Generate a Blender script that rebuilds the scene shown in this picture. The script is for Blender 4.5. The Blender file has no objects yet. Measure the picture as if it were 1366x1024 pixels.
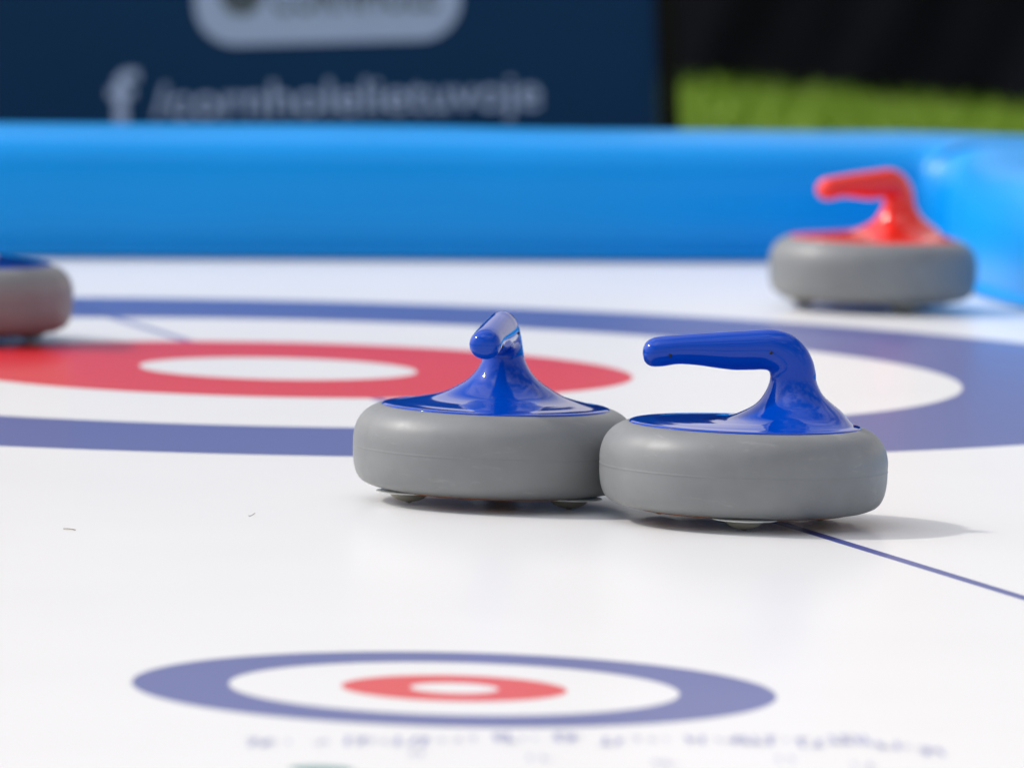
import bpy, bmesh, math, random
from mathutils import Vector, Matrix
random.seed(7)
sc = bpy.context.scene
col = sc.collection
R = math.radians
PI = math.pi

# ------------------------------------------------------------------ helpers
def link(name, bm, mat, parent=None, smooth=True):
    me = bpy.data.meshes.new(name)
    bmesh.ops.recalc_face_normals(bm, faces=bm.faces)
    bm.to_mesh(me); bm.free()
    if smooth:
        for p in me.polygons: p.use_smooth = True
    o = bpy.data.objects.new(name, me)
    mats = mat if isinstance(mat, (list, tuple)) else [mat]
    for m in mats: me.materials.append(m)
    o.parent = parent
    col.objects.link(o)
    return o

def empty(name, loc=(0, 0, 0)):
    o = bpy.data.objects.new(name, None); o.location = loc
    o.empty_display_size = .05
    col.objects.link(o); return o

def tag(o, label=None, cat=None, group=None, kind=None):
    for k, v in (('label', label), ('category', cat), ('group', group), ('kind', kind)):
        if v: o[k] = v
    return o

def copy_tree(o, parent=None):
    c = o.copy(); col.objects.link(c); c.parent = parent
    for ch in list(o.children): copy_tree(ch, c)
    return c

def lathe(bm, prof, n=96, cx=0, cy=0):
    rings = []
    for r, z in prof:
        if r < 1e-6: rings.append([bm.verts.new((cx, cy, z))])
        else: rings.append([bm.verts.new((cx + r*math.cos(2*PI*k/n), cy + r*math.sin(2*PI*k/n), z)) for k in range(n)])
    for a, b in zip(rings, rings[1:]):
        for k in range(n):
            l = (k+1) % n
            if len(a) == 1 and len(b) == 1: continue
            if len(a) == 1: bm.faces.new((a[0], b[k], b[l]))
            elif len(b) == 1: bm.faces.new((a[k], a[l], b[0]))
            else: bm.faces.new((a[k], a[l], b[l], b[k]))

def box(bm, x0, x1, y0, y1, z0, z1):
    v = [bm.verts.new((x, y, z)) for x in (x0, x1) for y in (y0, y1) for z in (z0, z1)]
    for f in ((0,1,3,2),(4,6,7,5),(0,4,5,1),(2,3,7,6),(0,2,6,4),(1,5,7,3)):
        bm.faces.new([v[i] for i in f])

def catmull(pts, sub, closed=False):
    out = []; n = len(pts)
    rng = n if closed else n-1
    for i in range(rng):
        g = (lambda k: pts[k % n]) if closed else (lambda k: pts[min(max(k, 0), n-1)])
        p0, p1, p2, p3 = g(i-1), g(i), g(i+1), g(i+2)
        for s in range(sub):
            t = s/sub
            out.append(tuple(.5*((2*b)+(-a+c)*t+(2*a-5*b+4*c-d)*t*t+(-a+3*b-3*c+d)*t**3) for a, b, c, d in zip(p0, p1, p2, p3)))
    if not closed: out.append(tuple(pts[-1]))
    return out

# ------------------------------------------------------------------ materials
def mat(name):
    m = bpy.data.materials.new(name); m.use_nodes = True
    nt = m.node_tree; b = nt.nodes['Principled BSDF']
    return m, nt, b

def N(nt, typ, **kw):
    n = nt.nodes.new(typ)
    for k, v in kw.items():
        if k in ('inputs',):
            for a, b in v.items(): n.inputs[a].default_value = b
        else: setattr(n, k, v)
    return n

def simple(name, rgb, rough=.5, var=.0, scale=30, bump=0, bscale=200, coat=0, metallic=0, rvar=0, spec=.5):
    m, nt, b = mat(name)
    b.inputs['Base Color'].default_value = (*rgb, 1)
    b.inputs['Roughness'].default_value = rough
    b.inputs['Metallic'].default_value = metallic
    b.inputs['Specular IOR Level'].default_value = spec
    if coat:
        b.inputs['Coat Weight'].default_value = coat; b.inputs['Coat Roughness'].default_value = .03
    tc = N(nt, 'ShaderNodeTexCoord')
    if var:
        no = N(nt, 'ShaderNodeTexNoise', inputs={'Scale': scale, 'Detail': 6})
        nt.links.new(tc.outputs['Object'], no.inputs['Vector'])
        mr = N(nt, 'ShaderNodeMapRange', inputs={1: .3, 2: .7, 3: 1-var, 4: 1+var})
        nt.links.new(no.outputs['Fac'], mr.inputs[0])
        mx = N(nt, 'ShaderNodeVectorMath', operation='MULTIPLY'); mx.inputs[0].default_value = rgb
        nt.links.new(mr.outputs[0], mx.inputs[1]); nt.links.new(mx.outputs[0], b.inputs['Base Color'])
    if rvar:
        no = N(nt, 'ShaderNodeTexNoise', inputs={'Scale': scale*1.7, 'Detail': 5})
        nt.links.new(tc.outputs['Object'], no.inputs['Vector'])
        mr = N(nt, 'ShaderNodeMapRange', inputs={1: .3, 2: .7, 3: rough-rvar, 4: rough+rvar})
        nt.links.new(no.outputs['Fac'], mr.inputs[0]); nt.links.new(mr.outputs[0], b.inputs['Roughness'])
    if bump:
        no = N(nt, 'ShaderNodeTexNoise', inputs={'Scale': bscale, 'Detail': 3})
        nt.links.new(tc.outputs['Object'], no.inputs['Vector'])
        bp = N(nt, 'ShaderNodeBump', inputs={'Strength': 1, 'Distance': bump})
        nt.links.new(no.outputs['Fac'], bp.inputs['Height']); nt.links.new(bp.outputs[0], b.inputs['Normal'])
    return m

M_body   = simple('grey_rubber', (.192, .200, .203), .46, var=.06, scale=40, bump=.00006, bscale=900, rvar=.06)
def scuff(m, rgb):
    nt = m.node_tree; b = nt.nodes['Principled BSDF']; tc = N(nt, 'ShaderNodeTexCoord')
    src = b.inputs['Base Color'].links[0].from_socket
    mp = N(nt, 'ShaderNodeMapping'); mp.inputs['Scale'].default_value = (1, 1, 3.5); mp.inputs['Rotation'].default_value = (.5, .3, .2)
    nt.links.new(tc.outputs['Object'], mp.inputs['Vector'])
    n1 = N(nt, 'ShaderNodeTexNoise', inputs={'Scale': 26, 'Detail': 9, 'Roughness': .72, 'Distortion': .6}); nt.links.new(mp.outputs[0], n1.inputs['Vector'])
    m1 = N(nt, 'ShaderNodeMapRange', inputs={1: .60, 2: .74, 3: 0.0, 4: .55}); nt.links.new(n1.outputs['Fac'], m1.inputs[0])
    x = N(nt, 'ShaderNodeMix', data_type='RGBA'); nt.links.new(m1.outputs[0], x.inputs['Factor']); nt.links.new(src, x.inputs['A'])
    x.inputs['B'].default_value = (*rgb, 1); nt.links.new(x.outputs['Result'], b.inputs['Base Color'])
scuff(M_body, (.34, .335, .32))
M_blue   = simple('blue_gloss_plastic', (0, .050, .40), .045, bump=.000008, bscale=25, spec=.3)
M_red    = simple('red_gloss_plastic', (.88, .030, .018), .10, bump=.00003, bscale=35)
M_brown  = simple('brown_base', (.28, .10, .035), .5, var=.2)
M_steel  = simple('white_flange', (.72, .73, .70), .22, var=.05)
M_hub    = simple('olive_housing', (.22, .21, .17), .35, var=.1)
M_ball   = simple('caster_ball', (.20, .16, .12), .3)
M_hole   = simple('dark_hole', (.005, .006, .01), .6)
M_wall   = simple('blue_pvc', (.0, .290, .76), .36, var=.03, scale=6, bump=.0005, bscale=7, rvar=.03, spec=.24)
M_navy   = simple('navy_print', (.002, .036, .13), .75, var=.14, scale=1.3, spec=.2)
M_logo   = simple('pale_print', (.42, .50, .85), .6, var=.02, spec=.2)
M_logod  = simple('grey_print', (.07, .09, .14), .5)
M_black  = simple('black_frame', (.004, .004, .0045), .7, var=.1, spec=.15)
M_cloth  = simple('black_cloth', (.0018, .0022, .0045), .95, var=.25, scale=5, bump=.002, bscale=30, spec=.04)
M_teal   = simple('teal_print', (.05, .22, .20), .4)
M_straw  = simple('dry_straw', (.16, .13, .08), .7, var=.2)
M_letter = simple('lilac_print', (.38, .40, .60), .4)

# vinyl mat with printed rings
CB = (-.198, 6.921); CS = (-.0285, 4.619)
RB = (.833, .578, .300, .1175); RS = (.1825, .1275, .0640, .0250)
U = (.291, -.957); NRM = (.957, .291)
BLUE = (.076, .100, .325, 1); RED = (.72, .020, .030, 1); WHITE = (.83, .825, .81, 1)
m, nt, b = mat('printed_vinyl'); M_mat = m
tc = N(nt, 'ShaderNodeTexCoord')
sep = N(nt, 'ShaderNodeSeparateXYZ'); nt.links.new(tc.outputs['Object'], sep.inputs[0])
flat = N(nt, 'ShaderNodeCombineXYZ'); nt.links.new(sep.outputs[0], flat.inputs[0]); nt.links.new(sep.outputs[1], flat.inputs[1])
def math_(op, a, b_=None, c=None):
    n = N(nt, 'ShaderNodeMath', operation=op)
    for i, v in enumerate((a, b_, c)):
        if v is None: continue
        if hasattr(v, 'links'): nt.links.new(v, n.inputs[i])
        else: n.inputs[i].default_value = v
    return n.outputs[0]
def dist(c):
    n = N(nt, 'ShaderNodeVectorMath', operation='DISTANCE'); n.inputs[1].default_value = (c[0], c[1], 0)
    nt.links.new(flat.outputs[0], n.inputs[0]); return n.outputs['Value']
def mixc(fac, a, c):
    n = N(nt, 'ShaderNodeMix', data_type='RGBA')
    nt.links.new(fac, n.inputs['Factor'])
    for s, v in ((n.inputs['A'], a), (n.inputs['B'], c)):
        if isinstance(v, tuple): s.default_value = v
        else: nt.links.new(v, s)
    return n.outputs['Result']
# centre line
dx = math_('SUBTRACT', sep.outputs[0], CB[0]); dy = math_('SUBTRACT', sep.outputs[1], CB[1])
off = math_('ABSOLUTE', math_('ADD', math_('MULTIPLY', dx, NRM[0]), math_('MULTIPLY', dy, NRM[1])))
line = math_('LESS_THAN', off, .0052)
colr = mixc(line, WHITE, (.05, .07, .30, 1))
dB = dist(CB); dS = dist(CS)
band = lambda d, r: math_('LESS_THAN', d, r)
lin_dark = mixc(line, BLUE, (.045, .06, .26, 1))
colr = mixc(band(dB, RB[0]), colr, lin_dark)
colr = mixc(band(dB, RB[1]), colr, mixc(line, WHITE, (.16, .18, .42, 1)))
colr = mixc(band(dB, RB[2]), colr, RED)
colr = mixc(band(dB, RB[3]), colr, WHITE)
for r, c in zip(RS, (BLUE, WHITE, RED, WHITE)):
    colr = mixc(band(dS, r), colr, c)
no = N(nt, 'ShaderNodeTexNoise', inputs={'Scale': 5, 'Detail': 8, 'Roughness': .6}); nt.links.new(tc.outputs['Object'], no.inputs['Vector'])
mr = N(nt, 'ShaderNodeMapRange', inputs={1: .3, 2: .7, 3: .985, 4: 1.0}); nt.links.new(no.outputs['Fac'], mr.inputs[0])
# fine scuffs and specks of grit
vo = N(nt, 'ShaderNodeTexVoronoi', feature='F1', inputs={'Scale': 55, 'Randomness': 1}); nt.links.new(tc.outputs['Object'], vo.inputs['Vector'])
sp = N(nt, 'ShaderNodeSeparateColor'); nt.links.new(vo.outputs['Color'], sp.inputs[0])
speck = math_('MULTIPLY', math_('LESS_THAN', vo.outputs['Distance'], .055), math_('GREATER_THAN', sp.outputs[0], .93))
vm = N(nt, 'ShaderNodeVectorMath', operation='MULTIPLY'); nt.links.new(colr, vm.inputs[0]); nt.links.new(mr.outputs[0], vm.inputs[1])
fin = mixc(math_('MULTIPLY', speck, .35), vm.outputs[0], (.25, .22, .17, 1))
nt.links.new(fin, b.inputs['Base Color'])
mr2 = N(nt, 'ShaderNodeMapRange', inputs={1: .3, 2: .7, 3: .275, 4: .285}); nt.links.new(no.outputs['Fac'], mr2.inputs[0])
nt.links.new(mr2.outputs[0], b.inputs['Roughness'])
no2 = N(nt, 'ShaderNodeTexNoise', inputs={'Scale': 14, 'Detail': 2}); nt.links.new(tc.outputs['Object'], no2.inputs['Vector'])
bp = N(nt, 'ShaderNodeBump', inputs={'Strength': 1, 'Distance': .00002}); nt.links.new(no2.outputs['Fac'], bp.inputs['Height'])
nt.links.new(bp.outputs[0], b.inputs['Normal'])

# grass materials
def grass_mat(name, a, c):
    m, nt, b = mat(name)
    tc = N(nt, 'ShaderNodeTexCoord'); no = N(nt, 'ShaderNodeTexNoise', inputs={'Scale': 3.0, 'Detail': 9})
    nt.links.new(tc.outputs['Object'], no.inputs['Vector'])
    cr = N(nt, 'ShaderNodeValToRGB'); cr.color_ramp.elements[0].position = .35; cr.color_ramp.elements[1].position = .65
    cr.color_ramp.elements[0].color = (*a, 1); cr.color_ramp.elements[1].color = (*c, 1)
    nt.links.new(no.outputs['Fac'], cr.inputs[0]); nt.links.new(cr.outputs[0], b.inputs['Base Color'])
    b.inputs['Roughness'].default_value = .7
    return m
M_grass = grass_mat('lawn_green', (.13, .235, .003), (.155, .27, .003))
M_blade = grass_mat('blade_green', (.15, .26, .004), (.19, .32, .006))

# ------------------------------------------------------------------ ground
GZ = -.035
bm = bmesh.new()
vs = [bm.verts.new(p) for p in ((-150, -150, GZ), (150, -150, GZ), (150, 250, GZ), (-150, 250, GZ))]
bm.faces.new(vs); tag(link('ground', bm, M_grass, smooth=False), kind='structure')
bm = bmesh.new()
for i in range(26000):
    y = random.uniform(8.95, 14.2); x = random.uniform(-.9, 1.4)
    a = random.uniform(0, PI); h = random.uniform(.018, .042); w = .0022
    lx, ly = random.gauss(0, .012), random.gauss(0, .012)
    c, s = math.cos(a)*w, math.sin(a)*w
    p = [bm.verts.new(v) for v in ((x-c, y-s, GZ-.001), (x+c, y+s, GZ-.001), (x+lx+c*.6, y+ly+s*.6, GZ+h*.6), (x+lx*1.8, y+ly*1.8, GZ+h), (x+lx-c*.6, y+ly-s*.6, GZ+h*.6))]
    bm.faces.new(p)
tag(link('lawn_grass', bm, M_blade, smooth=False), 'short green grass growing behind the blue inflatable rim', 'grass', kind='stuff')

# ------------------------------------------------------------------ mat
def P(n, u):   # court coordinates -> world
    return (CB[0] + n*NRM[0] + u*U[0], CB[1] + n*NRM[1] + u*U[1])
bm = bmesh.new()
cs = [P(-1.75, -1.46), P(1.13, -1.46), P(1.13, 3.95), P(-1.75, 3.95)]
top = [bm.verts.new((x, y, 0)) for x, y in cs]; bot = [bm.verts.new((x, y, -.004)) for x, y in cs]
bm.faces.new(top); bm.faces.new(bot[::-1])
for k in range(4): bm.faces.new((top[k], bot[k], bot[(k+1) % 4], top[(k+1) % 4]))
M = link('playing_mat', bm, M_mat, smooth=False)
tag(M, 'white vinyl curling mat printed with red and blue target rings', 'mat')
# faint lettering printed below the small rings
bm = bmesh.new()
def stroke(bm, x, y, dx, dy, w, z=.0004):
    l = math.hypot(dx, dy); nx, ny = -dy/l*w/2, dx/l*w/2
    bm.faces.new([bm.verts.new((px, py, z)) for px, py in ((x+nx, y+ny), (x-nx, y-ny), (x+dx-nx, y+dy-ny), (x+dx+nx, y+dy+ny))])
# (x, y, width) of each letter cluster
marks = [(-.131, 4.345, .014), (-.080, 4.362, .013), (-.050, 4.366, .020), (.000, 4.392, .013), (.033, 4.40, .010), (.058, 4.388, .013),
         (.104, 4.405, .012), (.134, 4.408, .026), (.165, 4.402, .014), (.189, 4.42, .024), (.208, 4.40, .014), (.231, 4.375, .018),
         (-.045, 4.315, .010), (.018, 4.31, .016), (.085, 4.30, .012), (.150, 4.33, .014), (.19, 4.31, .012)]
for k, (x, y, w) in enumerate(marks):
    n = max(2, int(w/.006))
    for j in range(n):
        xx = x - w/2 + w*(j+.5)/n
        hh = random.uniform(.028, .042) * (1 if k < 12 else .6)
        wd = .0028 if k < 12 else .0014
        stroke(bm, xx, y-hh/2, random.uniform(-.003, .003), hh, wd)
        if random.random() < .7:
            yy = y + random.choice((-.4, 0, .4))*hh
            stroke(bm, xx-.003, yy, .007, 0, .005 if k < 12 else .0025, .0006)
row = catmull([(-.128, 4.346), (-.07, 4.362), (0, 4.388), (.09, 4.402), (.17, 4.412), (.232, 4.385)], 9)
for x, y in row:
    if random.random() < .35: continue
    hh = random.uniform(.010, .020)
    stroke(bm, x + random.uniform(-.002, .002), y-hh/2, random.uniform(-.002, .002), hh, .0012, .0005)
    if random.random() < .5: stroke(bm, x-.002, y+random.choice((-.4, .4))*hh, .005, 0, .003, .0007)
link('lettering', bm, M_letter, M, smooth=False)
bm = bmesh.new(); lathe(bm, [(0, .0005), (.017, .0005)], 32, -.094, 4.232)
link('emblem', bm, M_teal, M, smooth=False)

# ------------------------------------------------------------------ inflatable rim
pool = empty('inflatable_rim', (*P(-.35, -1.39), -.03))
tag(pool, 'bright blue inflatable rim with rounded top around the mat', 'inflatable rim')
def cn(n, u): return P(n, u)
# inner face of the rim as (n, u) court coordinates; the far right corner bows outwards
inn = .955; back = -1.380; left = -1.66; near = 3.86
key = []
for t in (0, .25, .5, .75, .9): key.append((left + .05 + (inn-left)*t, back + .006*math.sin(t*23)))
key += [(1.030, back-.004), (1.068, back+.012), (1.080, back+.06), (1.060, -1.28), (1.030, -1.19), (.975, -1.00), (.950, -.86), (.938, -.70), (.945, -.45)]
for t in (.3, .45, .65, .85, .97): key.append((inn+.006*math.sin(t*20), back + (near-back)*t))
key += [(inn-.05, near)]
for t in (.8, .6, .4, .2, .04): key.append((left + (inn-left)*t, near))
key += [(left, near-.05)]
for t in (.8, .6, .4, .2, .03): key.append((left, back + (near-back)*t))
pts = catmull([P(n_, u_) for n_, u_ in key], 14, closed=True)
sec = catmull([(.014, 0), (.006, .010), (.001, .030), (0, .055), (.002, .080), (.008, .100), (.021, .1165), (.042, .1265), (.075, .1305), (.15, .1325),
       (.19, .1310), (.225, .120), (.243, .090), (.245, .060), (.235, .020), (.205, 0)], 3, closed=True)
bm = bmesh.new(); rings = []
n = len(pts); K = len(sec)
for i, (x, y) in enumerate(pts):
    a = Vector(pts[(i+1) % n]) - Vector(pts[i-1]); a.normalize()
    nx, ny = -a.y, a.x
    wob = 1 + .006*math.sin(i*.17) + .003*math.sin(i*.41+1)
    rings.append([bm.verts.new((x+nx*t_, y+ny*t_, .0005+z_*.962*wob)) for t_, z_ in sec])
for i in range(n):
    A, B = rings[i], rings[(i+1) % n]
    for k in range(K): bm.faces.new((A[k], A[(k+1) % K], B[(k+1) % K], B[k]))
tube = link('air_tube', bm, M_wall, None)
tube.parent = pool; tube.matrix_parent_inverse = Matrix.Translation(pool.location).inverted()
bm = bmesh.new()
cs = [P(left-.29, back-.29), P(inn+.40, back-.29), P(inn+.40, near+.29), P(left-.29, near+.29)]
top = [bm.verts.new((x, y, -.0045)) for x, y in cs]; bot = [bm.verts.new((x, y, GZ-.002)) for x, y in cs]
bm.faces.new(top)
for k in range(4): bm.faces.new((top[k], bot[k], bot[(k+1) % 4], top[(k+1) % 4]))
fl = link('floor_sheet', bm, M_wall, None, smooth=False)
fl.parent = pool; fl.matrix_parent_inverse = Matrix.Translation(pool.location).inverted()

# ------------------------------------------------------------------ curling stones
ZP = .0672
def make_stone():
    root = empty('curling_stone')
    # body
    prof = [(0, .0085), (.066, .0085), (.0735, .0087), (.0805, .0094), (.0870, .0108), (.0928, .0134), (.0964, .0176), (.0985, .0236), (.0995, .0310),
            (.09965, .0378), (.09990, .0382), (.09965, .0386), (.0997, .0440), (.0990, .0490), (.0972, .0545), (.0942, .0592), (.0903, .0630), (.0860, .0656), (.0820, .0670), (.0800, .0673), (.0785, .0650), (0, .0645)]
    seam = [i for i, p in enumerate(prof) if p[1] in (.0378, .0382, .0386)]
    a, c = prof[:seam[0]+1], prof[seam[-1]:]
    def sm(l, lo, hi):   # smooth the curved stretch only
        return l[:lo] + catmull(l[lo:hi], 4) + l[hi:]
    prof = sm(a, 1, len(a)) + [prof[seam[1]]] + sm(c, 0, len(c)-3)
    bm = bmesh.new(); lathe(bm, prof, 160); link('body', bm, M_body, root)
    # moulded top plate and handle in one piece
    S = [((.0798, -.0025), (-.0798, -.0025), .0798), ((.0804, .0003), (-.0804, .0003), .0804), ((.0797, .0009), (-.0797, .0009), .0797),
         ((.0778, .0014), (-.0776, .0014), .0777), ((.0752, .0021), (-.0700, .0017), .0705), ((.0738, .0034), (-.0610, .0022), .0630),
         ((.0722, .0050), (-.0480, .0026), .0550), ((.0703, .0070), (-.0300, .0033), .0470), ((.0680, .0096), (-.0130, .0052), .0400),
         ((.0648, .0125), (-.0025, .0090), .0338), ((.0598, .0163), (.0070, .0148), .0262), ((.0530, .0225), (.0128, .0225), .0195), ((.0485, .0308), (.0158, .0305), .0150),
         ((.0474, .0380), (.0158, .0358), .0136), ((.0447, .0470), (.0140, .0380), .0128), ((.0387, .0565), (.0100, .0384), .0123), ((.0292, .0636), (.0055, .0381), .0120),
         ((.0165, .0664), (0, .0378), .0120), ((.0000, .0652), (-.0090, .0375), .0119), ((-.0168, .0637), (-.0205, .0384), .0117), ((-.0320, .0622), (-.0345, .0399), .0113),
         ((-.0463, .0607), (-.0475, .0402), .0110), ((-.0575, .0594), (-.0585, .0383), .0112), ((-.0650, .0580), (-.0662, .0381), .0108), ((-.0698, .0552), (-.0706, .0409), .0083),
         ((-.0720, .0512), (-.0722, .0450), .0040), ((-.0725, .0484), (-.0725, .0478), .0004)]
    fl = [(a[0], a[1], c[0], c[1], w) for a, c, w in S]
    fl = fl[:2] + catmull(fl[2:], 6)
    bm = bmesh.new(); prev = None; Kn = 72
    for ox, oz, ix, iz, w in fl:
        ctr = Vector(((ox+ix)/2, 0, (oz+iz)/2 + ZP)); h = Vector(((ox-ix)/2, 0, (oz-iz)/2))
        ring = [bm.verts.new(ctr + h*math.cos(2*PI*k/Kn) + Vector((0, w*math.sin(2*PI*k/Kn), 0))) for k in range(Kn)]
        if prev:
            for k in range(Kn): bm.faces.new((prev[k], prev[(k+1) % Kn], ring[(k+1) % Kn], ring[k]))
        prev = ring
    bm.faces.new(prev)
    hd = link('handle', bm, M_blue, root)
    for x, z, yy in ((-.0535, .0467, -.0106), (.0158, .0512, -.0119)):
        bm = bmesh.new()
        bmesh.ops.create_cone(bm, cap_ends=True, segments=20, radius1=.00115, radius2=.00115, depth=.0014,
                              matrix=Matrix.Translation((x, yy, z+ZP)) @ Matrix.Rotation(PI/2, 4, 'X'))
        link('screw_hole', bm, M_hole, hd)
    # underside
    bm = bmesh.new(); lathe(bm, [(0, .0076), (.070, .0076), (.0745, .0080), (.0750, .0092)], 64); link('base_plate', bm, M_brown, root)
    for a in (-90, 30, 150):
        cx, cy = .065*math.cos(R(a)), .065*math.sin(R(a))
        bm = bmesh.new(); lathe(bm, [(0, .0071), (.0222, .0074), (.0232, .0078), (.0228, .0084), (0, .0088)], 48, cx, cy)
        d = link('caster_disc', bm, M_steel, root)
        bm = bmesh.new(); lathe(bm, [(0, .0010), (.0040, .0012), (.0075, .0019), (.0105, .0033), (.0127, .0052), (.0135, .0073)], 40, cx, cy)
        link('housing', bm, M_hub, d)
        bm = bmesh.new(); bmesh.ops.create_uvsphere(bm, u_segments=24, v_segments=16, radius=.0046, matrix=Matrix.Translation((cx, cy, .0046)))
        link('ball', bm, M_ball, d)
    return root

def place(root, x, y, rz, tilt=.0):
    root.location = (x, y, .0004)
    root.rotation_euler = (Matrix.Rotation(R(tilt), 3, 'Y') @ Matrix.Rotation(R(rz), 3, 'Z')).to_euler()

s1 = make_stone(); place(s1, .161, 5.652, 0, .55)
s2 = copy_tree(s1); place(s2, -.0115, 5.752, 82, .55)
s3 = copy_tree(s1); place(s3, .342, 7.835, 41, .4)
s4 = copy_tree(s1); place(s4, -.485, 7.155, 109, .3)
# casters do not follow the handle: turn the hubs of the middle stone
for ch in s2.children:
    if ch.name.startswith('caster_disc'): ch.rotation_euler = (0, 0, R(-27))
for s, h in ((s3, 41),):
    for ch in s.children:
        if ch.name.startswith('handle'):
            me = ch.data.copy(); me.materials.clear(); me.materials.append(M_red); ch.data = me
        if ch.name.startswith('caster_disc'): ch.rotation_euler = (0, 0, R(-15))
G = 'curling stones on the white mat'
tag(s1, 'blue handled grey curling stone in front, handle pointing left, beside the dark line', 'curling stone', G)
tag(s2, 'blue handled grey curling stone touching its neighbour, handle pointing towards the viewer', 'curling stone', G)
tag(s3, 'grey curling stone with red handle near the far corner of the mat', 'curling stone', G)
tag(s4, 'blurred grey curling stone with blue top at the far left beyond the red ring', 'curling stone', G)

# ------------------------------------------------------------------ bits of dry grass on the mat
def clipping(pts, w, label):
    bm = bmesh.new(); pr = None
    for x, y, z in catmull(pts, 6):
        r = [bm.verts.new((x + w*dx_, y + w*2*dy_, z + w*dz_)) for dx_, dy_, dz_ in ((-.3, -.5, 0), (.3, .5, 0), (0, 0, 1))]
        if pr:
            for k in range(3): bm.faces.new((pr[k], pr[(k+1) % 3], r[(k+1) % 3], r[k]))
        pr = r
    o_ = link('grass_clipping', bm, M_straw)
    tag(o_, label, 'clipping', 'dry grass clippings lying on the mat')
clipping([(-.2985, 5.482, .0004), (-.294, 5.478, .0007), (-.2900, 5.476, .0004)], .0005, 'longer straight dry grass clipping at the left of the open white mat')
clipping([(-.1785, 5.607, .0004), (-.177, 5.604, .0004), (-.1742, 5.612, .0016)], .0004, 'tiny bent dry grass clipping between the longer clipping and the stones')

# ------------------------------------------------------------------ banner
YB = 10.6
BT = .92
ban = empty('banner', (-.30, YB, GZ)); ban.rotation_euler = (0, R(-3.0), 0)
tag(ban, 'navy blue banner with pale badge and lettering behind the rim', 'banner')
CAM_H = .5375
# photo px -> position on the banner's plane, in banner coordinates
f_ = 10950.; pitch = .0787; roll = .0243
def on_plane(px, py):
    x = (px-683)/f_; y = -(py-512)/f_
    c, s = math.cos(roll), math.sin(roll); xr = x*c-y*s; yr = x*s+y*c
    d = Vector((xr, math.cos(pitch)+yr*math.sin(pitch), -math.sin(pitch)+yr*math.cos(pitch)))
    p = Vector((0, 0, CAM_H)) + d*(YB/d.y)
    q = Matrix.Rotation(R(3.0), 3, 'Y') @ (p - Vector((-.30, YB, GZ)))
    return q.x, q.z
xr_, _ = on_plane(876, 80)
bm = bmesh.new(); box(bm, xr_-1.55, xr_, -.004, .004, .03, BT)
panel = link('panel', bm, M_navy, ban, smooth=False)
bm = bmesh.new(); box(bm, xr_+.001, xr_+.027, -.014, .014, 0, BT+.02)
bmesh.ops.bevel(bm, geom=bm.edges[:], offset=.003, segments=2, affect='EDGES')
link('post', bm, M_black, ban, smooth=False)
bm = bmesh.new(); box(bm, xr_-1.577, xr_-1.551, -.014, .014, 0, BT+.02); link('post', bm, M_black, ban, smooth=False)
bm = bmesh.new(); box(bm, xr_-1.55, xr_, -.013, .013, BT+.001, BT+.03); link('top_rail', bm, M_black, ban, smooth=False)
for px_ in (xr_+.014, xr_-1.564):
    bm = bmesh.new(); box(bm, px_-.03, px_+.03, -.22, .22, -.01, .012); link('foot', bm, M_black, ban, smooth=False)
# rounded badge
x0, z0 = on_plane(262, 62); x1, _ = on_plane(616, 60)
hgt = .155; rad = .052
bm = bmesh.new(); loop = []
for cx, cz, a0 in ((x1-rad, z0+rad, -90), (x1-rad, z0+hgt-rad, 0), (x0+rad, z0+hgt-rad, 90), (x0+rad, z0+rad, 180)):
    for k in range(9):
        a = R(a0+k*90/8); loop.append((cx+rad*math.cos(a), cz+rad*math.sin(a)))
fr = [bm.verts.new((x, -.0052, z)) for x, z in loop]; bk = [bm.verts.new((x, -.004, z)) for x, z in loop]
bm.faces.new(fr)
for k in range(len(fr)): bm.faces.new((fr[k], fr[(k+1) % len(fr)], bk[(k+1) % len(fr)], bk[k]))
badge = link('badge', bm, M_logo, ban, smooth=False)
bm = bmesh.new()
cx, cz = x0+.060, z0+.066
bmesh.ops.create_cone(bm, cap_ends=True, segments=40, radius1=.027, radius2=.027, depth=.0012, matrix=Matrix.Translation((cx, -.0060, cz)) @ Matrix.Rotation(PI/2, 4, 'X'))
link('round_mark', bm, M_logod, badge, smooth=False)
def text_mesh(body, size, x, z, mat_, parent, name, y=-.0052, width=None, bold=0):
    cu = bpy.data.curves.new('lettering_source', 'FONT'); cu.body = body; cu.size = size; cu.extrude = .0004; cu.offset = bold
    to = bpy.data.objects.new('lettering_source', cu); col.objects.link(to)
    bpy.context.view_layer.update()
    me = bpy.data.meshes.new_from_object(to.evaluated_get(bpy.context.evaluated_depsgraph_get()))
    bpy.data.objects.remove(to); bpy.data.curves.remove(cu)
    xs = [v.co.x for v in me.vertices]; wx = max(xs)-min(xs); s = (width/wx) if width else 1
    mn = min(xs)
    for v in me.vertices:
        v.co = Vector((x + (v.co.x-mn)*s, y - v.co.z, z + v.co.y))
    me.materials.clear(); me.materials.append(mat_); me.name = name
    o_ = bpy.data.objects.new(name, me); col.objects.link(o_); o_.parent = parent
    return o_
text_mesh('CORNHOLE', .062, cx+.040, z0+.040, M_logod, badge, 'lettering', -.0060, width=(x1-x0)-.13, bold=.0006)
xa, za = on_plane(205, 158); xb, _ = on_plane(722, 150)
text_mesh('/cornholelietuvoje', .062, xa, za, M_logo, panel, 'lettering', -.0046, width=xb-xa, bold=.0006)
xf, zf = on_plane(146, 166)
text_mesh('f', .098, xf, zf, M_logo, panel, 'lettering', -.0046, width=.040, bold=.0022)

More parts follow.
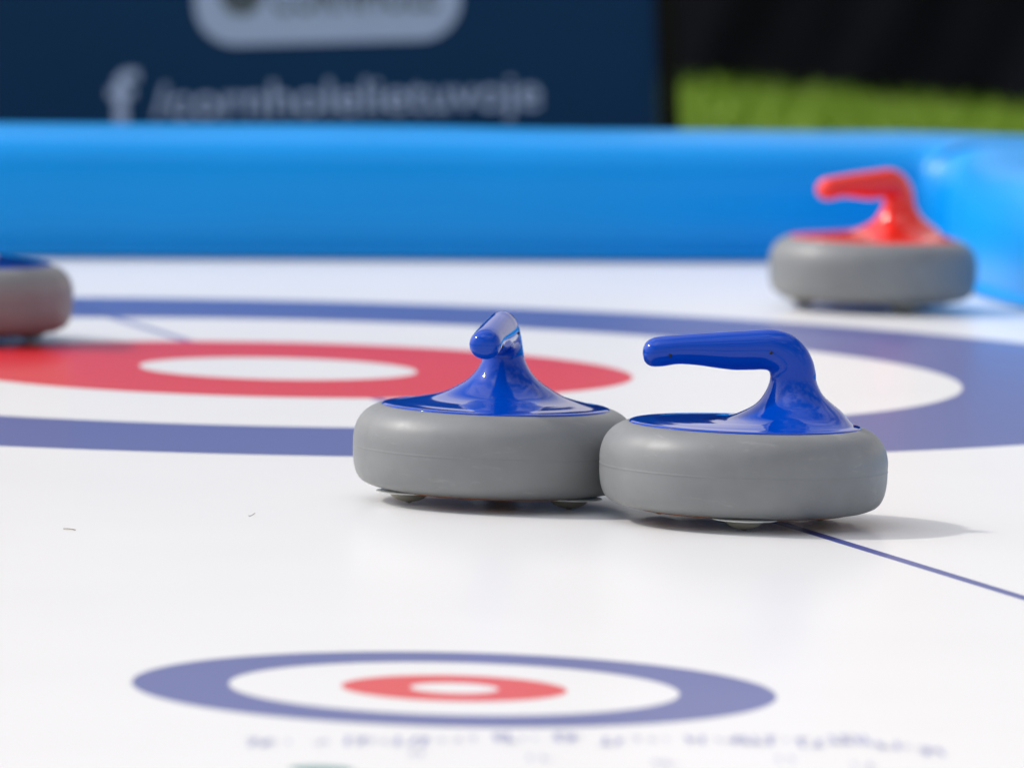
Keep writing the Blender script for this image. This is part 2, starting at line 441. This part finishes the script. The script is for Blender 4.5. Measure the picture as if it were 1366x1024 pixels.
# ------------------------------------------------------------------ black hanging cloth
def ground_pt(px, py, z=GZ):
    x = (px-683)/f_; y = -(py-512)/f_
    c, s = math.cos(roll), math.sin(roll); xr = x*c-y*s; yr = x*s+y*c
    d = Vector((xr, math.cos(pitch)+yr*math.sin(pitch), -math.sin(pitch)+yr*math.cos(pitch)))
    return Vector((0, 0, CAM_H)) + d*((z-CAM_H)/d.z)
A = ground_pt(905, 110); A.z = 0; B = ground_pt(1366, 153); B.z = 0
ab = (B-A).normalized(); nn = Vector((-ab.y, ab.x, 0))
cl = empty('draped_cloth', tuple(((A+B)/2).to_2d()) + (GZ,))
tag(cl, 'black draped cloth hanging down to the lawn behind the rim', 'cloth')
bm = bmesh.new(); gx, gz = 150, 40; grid = []
L0, L1 = -1.0, (B-A).length + .9
for j in range(gz+1):
    row = []
    for i in range(gx+1):
        s = L0 + (L1-L0)*i/gx; z = .012 + 1.1*j/gz
        t = s - .85*(z)                       # folds lean to the right as they rise
        d = .012*math.sin(t*11) * math.sin(t*2.3+.7) + .004*math.sin(t*29+1.3) + .035*math.sin(t*4+.6)
        p = A + ab*s + nn*(-d-.07) - cl.location
        row.append(bm.verts.new((p.x, p.y, z + .006*math.sin(s*21))))
    grid.append(row)
for j in range(gz):
    for i in range(gx): bm.faces.new((grid[j][i], grid[j][i+1], grid[j+1][i+1], grid[j+1][i]))
o_ = link('fabric', bm, M_cloth, cl)
so = o_.modifiers.new('thickness', 'SOLIDIFY'); so.thickness = .004
bm = bmesh.new()
m0 = A + ab*L0 + nn*(-.02) - cl.location; m1 = A + ab*L1 + nn*(-.02) - cl.location
rings = []
for p in (m0, m1):
    rings.append([bm.verts.new((p.x + nn.x*.018*math.cos(2*PI*k/16), p.y + nn.y*.018*math.cos(2*PI*k/16), 1.12 + .018*math.sin(2*PI*k/16))) for k in range(16)])
for k in range(16): bm.faces.new((rings[0][k], rings[0][(k+1) % 16], rings[1][(k+1) % 16], rings[1][k]))
bm.faces.new(rings[0]); bm.faces.new(rings[1][::-1])
link('rail', bm, M_black, cl)
for p in (m0, m1):
    bm = bmesh.new(); bmesh.ops.create_cone(bm, cap_ends=True, segments=16, radius1=.018, radius2=.018, depth=1.12, matrix=Matrix.Translation((p.x, p.y, .56)))
    link('post', bm, M_black, cl)

# ------------------------------------------------------------------ camera
cd = bpy.data.cameras.new('Camera'); cam = bpy.data.objects.new('Camera', cd); col.objects.link(cam)
c, s = math.cos(roll), math.sin(roll); cp, sp_ = math.cos(pitch), math.sin(pitch)
right = Vector((c, s*sp_, s*cp)); up = Vector((-s, c*sp_, c*cp)); fwd = Vector((0, cp, -sp_))
mt = Matrix((right, up, -fwd)).transposed().to_4x4(); mt.translation = (0, 0, CAM_H)
cam.matrix_world = mt
cd.sensor_width = 36; cd.sensor_fit = 'HORIZONTAL'; cd.lens = 36*f_/1366
cd.clip_start = .1; cd.clip_end = 1000
cd.dof.use_dof = True; cd.dof.focus_distance = 5.60; cd.dof.aperture_fstop = 9.2
sc.camera = cam

# ------------------------------------------------------------------ light
EL, AZ = 43, -78
sd = bpy.data.lights.new('Sun', 'SUN'); sd.energy = 1.9; sd.angle = R(4.0); sd.color = (1, .955, .88)
so = bpy.data.objects.new('Sun', sd); col.objects.link(so)
dirv = Vector((math.sin(R(AZ))*math.cos(R(EL)), math.cos(R(AZ))*math.cos(R(EL)), math.sin(R(EL))))
so.rotation_euler = dirv.to_track_quat('Z', 'Y').to_euler(); so.location = dirv*20
w = bpy.data.worlds.new('World'); sc.world = w; w.use_nodes = True
nt = w.node_tree; bg = nt.nodes['Background']
sky = N(nt, 'ShaderNodeTexSky', sky_type='NISHITA'); sky.sun_disc = False
sky.sun_elevation = R(EL); sky.sun_rotation = R(AZ)
tc = N(nt, 'ShaderNodeTexCoord')
mp = N(nt, 'ShaderNodeMapping'); mp.inputs['Scale'].default_value = (1, 1, 2.4); nt.links.new(tc.outputs['Generated'], mp.inputs['Vector'])
no = N(nt, 'ShaderNodeTexNoise', inputs={'Scale': 2.6, 'Detail': 7, 'Roughness': .55}); nt.links.new(mp.outputs[0], no.inputs['Vector'])
mr = N(nt, 'ShaderNodeMapRange', inputs={1: .44, 2: .60, 3: 0.0, 4: .9}); nt.links.new(no.outputs['Fac'], mr.inputs[0])
# pale haze towards the horizon
sz = N(nt, 'ShaderNodeSeparateXYZ'); nt.links.new(tc.outputs['Generated'], sz.inputs[0])
hz = N(nt, 'ShaderNodeMapRange', inputs={1: .20, 2: .60, 3: .95, 4: 0.0}); nt.links.new(sz.outputs[2], hz.inputs[0])
mxm = N(nt, 'ShaderNodeMath', operation='MAXIMUM'); nt.links.new(hz.outputs[0], mxm.inputs[0]); nt.links.new(mr.outputs[0], mxm.inputs[1])
mx = N(nt, 'ShaderNodeMix', data_type='RGBA'); nt.links.new(mxm.outputs[0], mx.inputs['Factor'])
nt.links.new(sky.outputs[0], mx.inputs['A']); mx.inputs['B'].default_value = (7.9, 7.4, 6.9, 1)
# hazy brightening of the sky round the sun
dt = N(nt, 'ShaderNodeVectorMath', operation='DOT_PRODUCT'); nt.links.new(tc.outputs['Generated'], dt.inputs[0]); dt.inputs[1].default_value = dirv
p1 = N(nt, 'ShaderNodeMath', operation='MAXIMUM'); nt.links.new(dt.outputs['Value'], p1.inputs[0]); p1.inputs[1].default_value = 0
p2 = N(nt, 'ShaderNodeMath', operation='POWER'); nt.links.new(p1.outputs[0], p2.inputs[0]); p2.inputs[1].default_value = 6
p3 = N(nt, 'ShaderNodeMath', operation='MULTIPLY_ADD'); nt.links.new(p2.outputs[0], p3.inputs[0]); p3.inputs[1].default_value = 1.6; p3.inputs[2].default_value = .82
# bright patch added to the unseen sky overhead, to lighten rim top and reflections
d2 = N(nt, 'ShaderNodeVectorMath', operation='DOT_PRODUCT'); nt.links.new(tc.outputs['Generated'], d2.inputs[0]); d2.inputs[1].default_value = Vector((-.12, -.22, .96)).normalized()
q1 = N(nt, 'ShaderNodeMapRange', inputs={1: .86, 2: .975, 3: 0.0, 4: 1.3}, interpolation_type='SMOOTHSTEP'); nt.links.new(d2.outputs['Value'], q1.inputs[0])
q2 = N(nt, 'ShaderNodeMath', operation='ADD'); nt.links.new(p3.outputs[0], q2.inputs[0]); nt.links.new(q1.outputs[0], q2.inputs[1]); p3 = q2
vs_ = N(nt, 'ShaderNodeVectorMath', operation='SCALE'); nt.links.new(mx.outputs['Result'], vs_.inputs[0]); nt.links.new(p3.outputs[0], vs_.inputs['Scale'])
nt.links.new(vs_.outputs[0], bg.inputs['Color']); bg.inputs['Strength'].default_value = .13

sc.view_settings.view_transform = 'Standard'; sc.view_settings.look = 'None'
sc.view_settings.gamma = 1; sc.view_settings.exposure = 0.14
sc.view_settings.use_curve_mapping = False
sc.render.engine = 'CYCLES'
